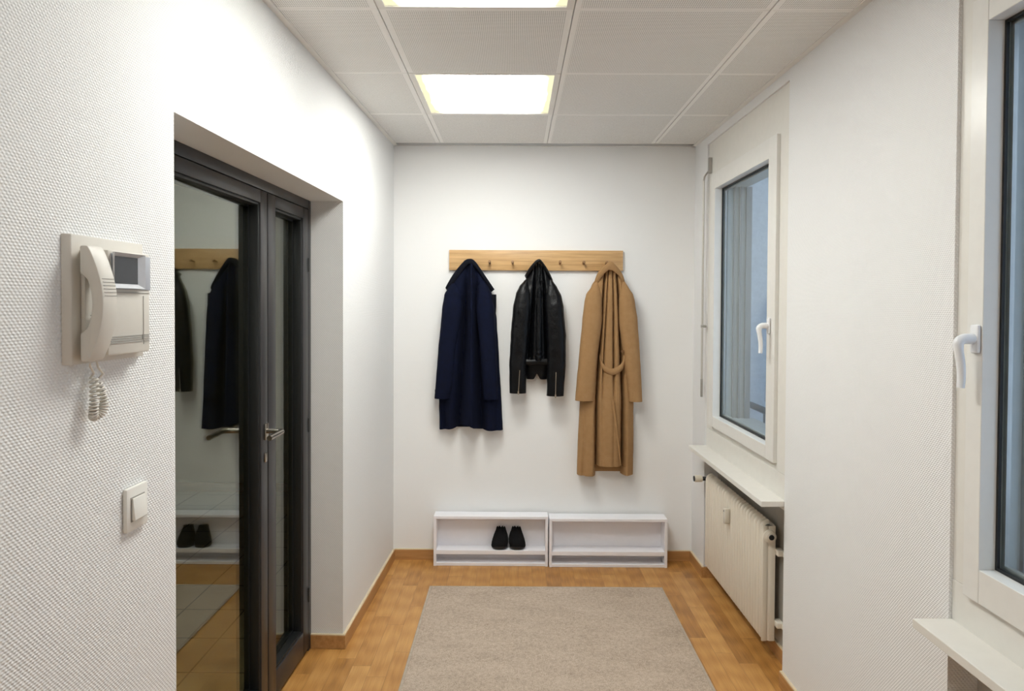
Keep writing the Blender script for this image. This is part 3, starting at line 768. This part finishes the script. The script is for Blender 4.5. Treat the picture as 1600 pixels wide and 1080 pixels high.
bm=loft(SR,70,40,wr=.0045,wscale=16,seed=2.2); s2=obj('sleeve',bm,LEATH,t,smooth=True,angle=70)
ZIP=plain('zip_brass_steel',(.62,.58,.50),.3,metal=.9)
for S,(xa,ya,xb,yb) in ((s1,(808,579,806,616)),(s2,(864.5,582,864,621))):
    bm=B(); yy=D-.003-.060-.060
    pts=[]
    for k in range(9):
        q=k/8; pts.append((gx(xa+(xb-xa)*q),yy+.004*q-.001,gz(ya+(yb-ya)*q)))
    tube(bm,pts,.0022,6); box(bm,gx(xb)-.004,gx(xb)+.004,yy-.002,yy+.006,gz(yb-4),gz(yb)-.004)
    obj('zip',bm,ZIP,S)
bm=strip([(815,431),(823,418),(832,408),(837.5,405.5),(842,408.5),(851,421),(860,438)],[(818,437),(826,423.5),(833,413.5),(837.5,411),(841.5,413.5),(849,426),(857.5,441)],D-.045,lambda q,w:.056*math.sin(PI*q)**.6,.02)
obj('collar',bm,LEATH,t,smooth=True,angle=60)
bm=strip([(811,562),(822,563),(838,562),(849,562),(860,562)],[(811,570),(822,571.5),(838,570),(849,571.5),(859,570)],D-.075,lambda q,w:.016*math.sin(PI*q)**.5,.006); obj('waistband',bm,LEATH,t,smooth=True,angle=60)

# --- camel coat
t=thing('wool_coat','long camel wool coat with tied belt hanging on the rightmost peg','coat',WORLD,(.55,D-.05,.52),group='garments on the coat rack')
def fcamel(u,x,py,q):
    v=0
    for c0,c1,w,a in ((943,929.5,.0065,.078),(947.5,938,.0045,.034),(953.5,956,.0045,.040),(959,970.5,.0070,.078)):
        qq=min(1,q*1.0); xc=gx(c0+(c1-c0)*min(1,qq*1.6)**.8)
        v+=a*gs(x,xc,w*(.7+.9*q))*(.55+.45*min(1,q*3))*(1 if q<.45 or c0 in (943,959) else max(.15,1-(q-.45)*4))
    v-=.012*g(x,gx(950),.030)*max(0,q-.3)
    v+=.012*g(x,gx(913-4*q),.010)*max(0,q-.5)*2 - .008*g(x,gx(978),.012)*max(0,q-.5)*2
    return v
def hemc(u,f):
    if not f: return -3
    return 0 if u<-.35 else (-16 if u<.58 else -1)
rows=[(415,944,953,.042,.027),(428,934,963,.055,.025),(445,922,975,.080,.012),(462,914,984,.088,.012),(500,913,987,.092,.012),(550,915,984,.088,.012),(575,913,984,.088,.012),(630,904,989,.094,.012),(700,901,989.5,.098,.012),(746,900,989,.100,.012)]
bm=loft(rows,150,300,fold=fcamel,hem=hemc,wr=.003,wscale=7,seed=5.5)
body=obj('coat_body',bm,CAMEL,t,smooth=True,angle=70)
bm=loft([(441,926,930,.030,.050),(450,919,933,.048,.052),(460,912,936,.058,.055),(470,909.5,937,.062,.057),(500,906,937,.064,.060),(560,901,930,.060,.062),(600,897.5,927,.056,.064),(627,895.5,925,.054,.064)],60,40,wr=.003,wscale=8,seed=8.1); obj('sleeve',bm,CAMEL,t,smooth=True,angle=70)
bm=loft([(440,968,973,.030,.050),(450,966,979,.048,.052),(460,964,985.5,.058,.055),(470,963,988,.062,.057),(500,963,992.5,.064,.060),(560,971,997,.060,.062),(600,977,999.5,.056,.064),(628,980,1001,.054,.064)],60,40,wr=.003,wscale=8,seed=6.6); obj('sleeve',bm,CAMEL,t,smooth=True,angle=70)
bm=strip([(924,445),(929,428),(939,416),(948.5,409),(958,415.5),(968,428),(973.5,442)],[(929,448),(934,435),(941,426),(948.5,421.5),(957,426),(964,433),(969,444)],D-.050,lambda q,w:.058*math.sin(PI*q)**.5,.018)
obj('collar',bm,CAMEL,t,smooth=True,angle=60)
bm=strip([(934,553),(936,564),(943,573),(951,576.5),(960,573.5),(968,566),(971.5,550)],[(933,560),(936,574),(942,582),(951,586),(961,584),(970,576),(974,560)],D-.088,lambda q,w:.022*math.sin(PI*q)**.6,.006); be=obj('belt',bm,CAMEL,t,smooth=True,angle=60)
bm=B(); tube(bm,[(gx(968.5),D-.104,gz(549)),(gx(968.5),D-.112,gz(549))],.009,14); obj('button',bm,CAMELD,t,smooth=True,angle=50)
bm=strip([(951.5,622),(954,624),(955,625)],[(966,727),(967,727),(967.5,727)],D-.112,lambda q,w:.004+.006*q,.004,6,20); obj('back_vent',bm,CAMEL,t,smooth=True,angle=60)

# ------------------------------------------------------------------ benches
def bench(x0,x1,yf,h,label,fit=False):
    d=D-.016-yf; yb=D-.016; th=.016
    t=thing('shoe_bench',label,'shoe bench',WORLD,((x0+x1)/2,(yf+yb)/2,0),group='low shoe benches')
    e=.0
    bm=B(); box(bm,x0,x1,yf,yb,h-th,h,.0012,1); obj('top_panel',bm,BENCH,t)
    for a in (x0,x1-th):
        bm=B(); box(bm,a,a+th,yf+.001,yb,0.0,h-th-.0002,.0008,1); obj('side_panel',bm,BENCH,t)
    bm=B(); box(bm,x0+th,x1-th,yf+.004,yb-.004,.068,.068+.024,.0008,1); obj('shelf',bm,BENCH,t)
    bm=B(); box(bm,x0+th,x1-th,yf+.003,yb-.004,.001,.018,.0008,1); obj('bottom_panel',bm,BENCH,t)
    bm=B(); box(bm,x0+th,x1-th,yb-.004,yb,.001,h-th-.0005); obj('back_panel',bm,BENCH,t)
    if fit:
        bm=B(); tube(bm,[(x1-.125,yb-.0045,h-th-.014),(x1-.125,yb-.008,h-th-.014)],.010,12); tube(bm,[(x1-.112,yb-.0045,h-th-.013),(x1-.112,yb-.007,h-th-.013)],.006,10); obj('fitting',bm,BLACK,t)
    return t
YF=4.095
bench(-.4665,.2020,YF,.293,'low white shoe bench on the left, holding a pair of black shoes',True)
bench(.2085,.897,YF-.010,.285,'empty low white shoe bench on the right')
# shoes
def shoe(cx,label,flip):
    z0=.0925
    t=thing('shoe',label,'shoe',WORLD,(cx,YF+.04,z0),group='pair of black shoes')
    bm=B(); nc=36; R=[]
    # rings from toe/sole up to heel opening, leaning back
    prof=[(0,.030,.020,.012),(.004,.042,.030,.010),(.014,.0475,.036,.008),(.034,.0490,.036,.010),(.055,.0470,.034,.018),(.078,.0420,.030,.026),(.100,.0350,.026,.034),(.116,.0275,.022,.040),(.126,.0235,.020,.043)]
    for i in range(33):
        h=.126*i/32; hw,hd,yo=interp(prof,h)
        cyy=YF+.038+yo*.75
        ring=[]
        for k in range(nc):
            th=2*PI*k/nc; c,s=math.cos(th),math.sin(th)
            rf=1+.10*math.sin(th*9)*max(0,(h-.095)/.03)**1.5 + .03*math.sin(th*14)*max(0,(h-.06)/.06)
            xx=cx+flip*(.004*math.sin(h/.126*PI)+.10*(h-.06)*0.9)+hw*rf*math.copysign(abs(c)**.85,c)
            ring.append(bm.verts.new((xx,min(cyy-hd*rf*s,D-.022),z0+.004+h*.88+.005*math.sin(th*9)*max(0,(h-.10)/.026))))
        R.append(ring)
    for i in range(32):
        for k in range(nc): bm.faces.new((R[i][k],R[i][(k+1)%nc],R[i+1][(k+1)%nc],R[i+1][k]))
    bm.faces.new(R[0])
    # inner lining going down
    q=R[-1]; c0=sum((v.co for v in q),Vector())/nc
    I=[bm.verts.new(c0+(v.co-c0)*.85) for v in q]; J=[bm.verts.new(c0+(v.co-c0)*.7-Vector((0,0,.05))) for v in q]
    for k in range(nc): bm.faces.new((q[k],q[(k+1)%nc],I[(k+1)%nc],I[k])); bm.faces.new((I[k],I[(k+1)%nc],J[(k+1)%nc],J[k]))
    bm.faces.new(J)
    obj('upper',bm,SHOE,t,smooth=True,angle=75)
    bm=B(); R=[]
    for h,hw,hd in ((0,.038,.030),(.003,.044,.036),(.014,.0462,.0385),(.020,.045,.037)):
        R.append([bm.verts.new((cx+hw*math.copysign(abs(math.cos(a))**.85,math.cos(a)),YF+.044-hd*math.sin(a),z0+h)) for a in [2*PI*k/nc for k in range(nc)]])
    for i in range(3):
        for k in range(nc): bm.faces.new((R[i][k],R[i][(k+1)%nc],R[i+1][(k+1)%nc],R[i+1][k]))
    bm.faces.new(R[0]);bm.faces.new(R[-1]); obj('toe_cap',bm,SOLE,t,smooth=True,angle=60)
KS=(YF+.03)/1102
shoe((778-799.5)*KS,'left black shoe of the pair in the left bench',1)
shoe((805.5-799.5)*KS,'right black shoe of the pair in the left bench',-1)

# ------------------------------------------------------------------ rug
bm=B(); xL,xR,y0,y1=-.452,.805,1.95,3.785
nx,ny=60,90
box(bm,xL+.012,xR-.012,y0+.012,y1-.012,.0003,.0085,.002,1)
rg=solo('rug',bm,RUG,'plain heathered beige rug on the parquet floor','rug',pos=((xL+xR)/2,(y0+y1)/2,0))
POS[rg.name]=Vector(((xL+xR)/2,(y0+y1)/2,0))
bm=B()
for q in ((xL,xR,y0,y0+.013),(xL,xR,y1-.013,y1),(xL,xL+.013,y0+.013,y1-.013),(xR-.013,xR,y0+.013,y1-.013)): box(bm,*q,.0003,.0088,.002,1)
obj('edge_binding',bm,RUGE,rg)

# ------------------------------------------------------------------ world
w=bpy.data.worlds.new('sky'); SC.world=w; w.use_nodes=True
bg=w.node_tree.nodes['Background']; bg.inputs[0].default_value=(.60,.755,.97,1); bg.inputs[1].default_value=.66

# ------------------------------------------------------------------ camera
cam=bpy.data.cameras.new('camera'); co=bpy.data.objects.new('camera',cam); COL.objects.link(co)
yaw,pit,roll=-.0036,-.0197,.0050
fwd=Vector((math.sin(yaw)*math.cos(pit),math.cos(yaw)*math.cos(pit),math.sin(pit)))
rt=Vector((math.cos(yaw),-math.sin(yaw),0)); up=rt.cross(fwd)
r_=math.cos(roll)*rt+math.sin(roll)*up; u_=-math.sin(roll)*rt+math.cos(roll)*up
m=Matrix((( r_.x,u_.x,-fwd.x,0),(r_.y,u_.y,-fwd.y,0),(r_.z,u_.z,-fwd.z,1.5355),(0,0,0,1)))
co.matrix_world=m
cam.sensor_width=36; cam.sensor_fit='HORIZONTAL'; cam.lens=1102.74/1600*36; cam.shift_y=-(540-496.48)/1600
cam.clip_start=.02
SC.camera=co
SC.view_settings.view_transform='Standard'; SC.view_settings.look='None'; SC.view_settings.gamma=1; SC.view_settings.use_curve_mapping=False
SC.view_settings.exposure=1.02
SC.cycles.max_bounces=12; SC.cycles.transparent_max_bounces=16
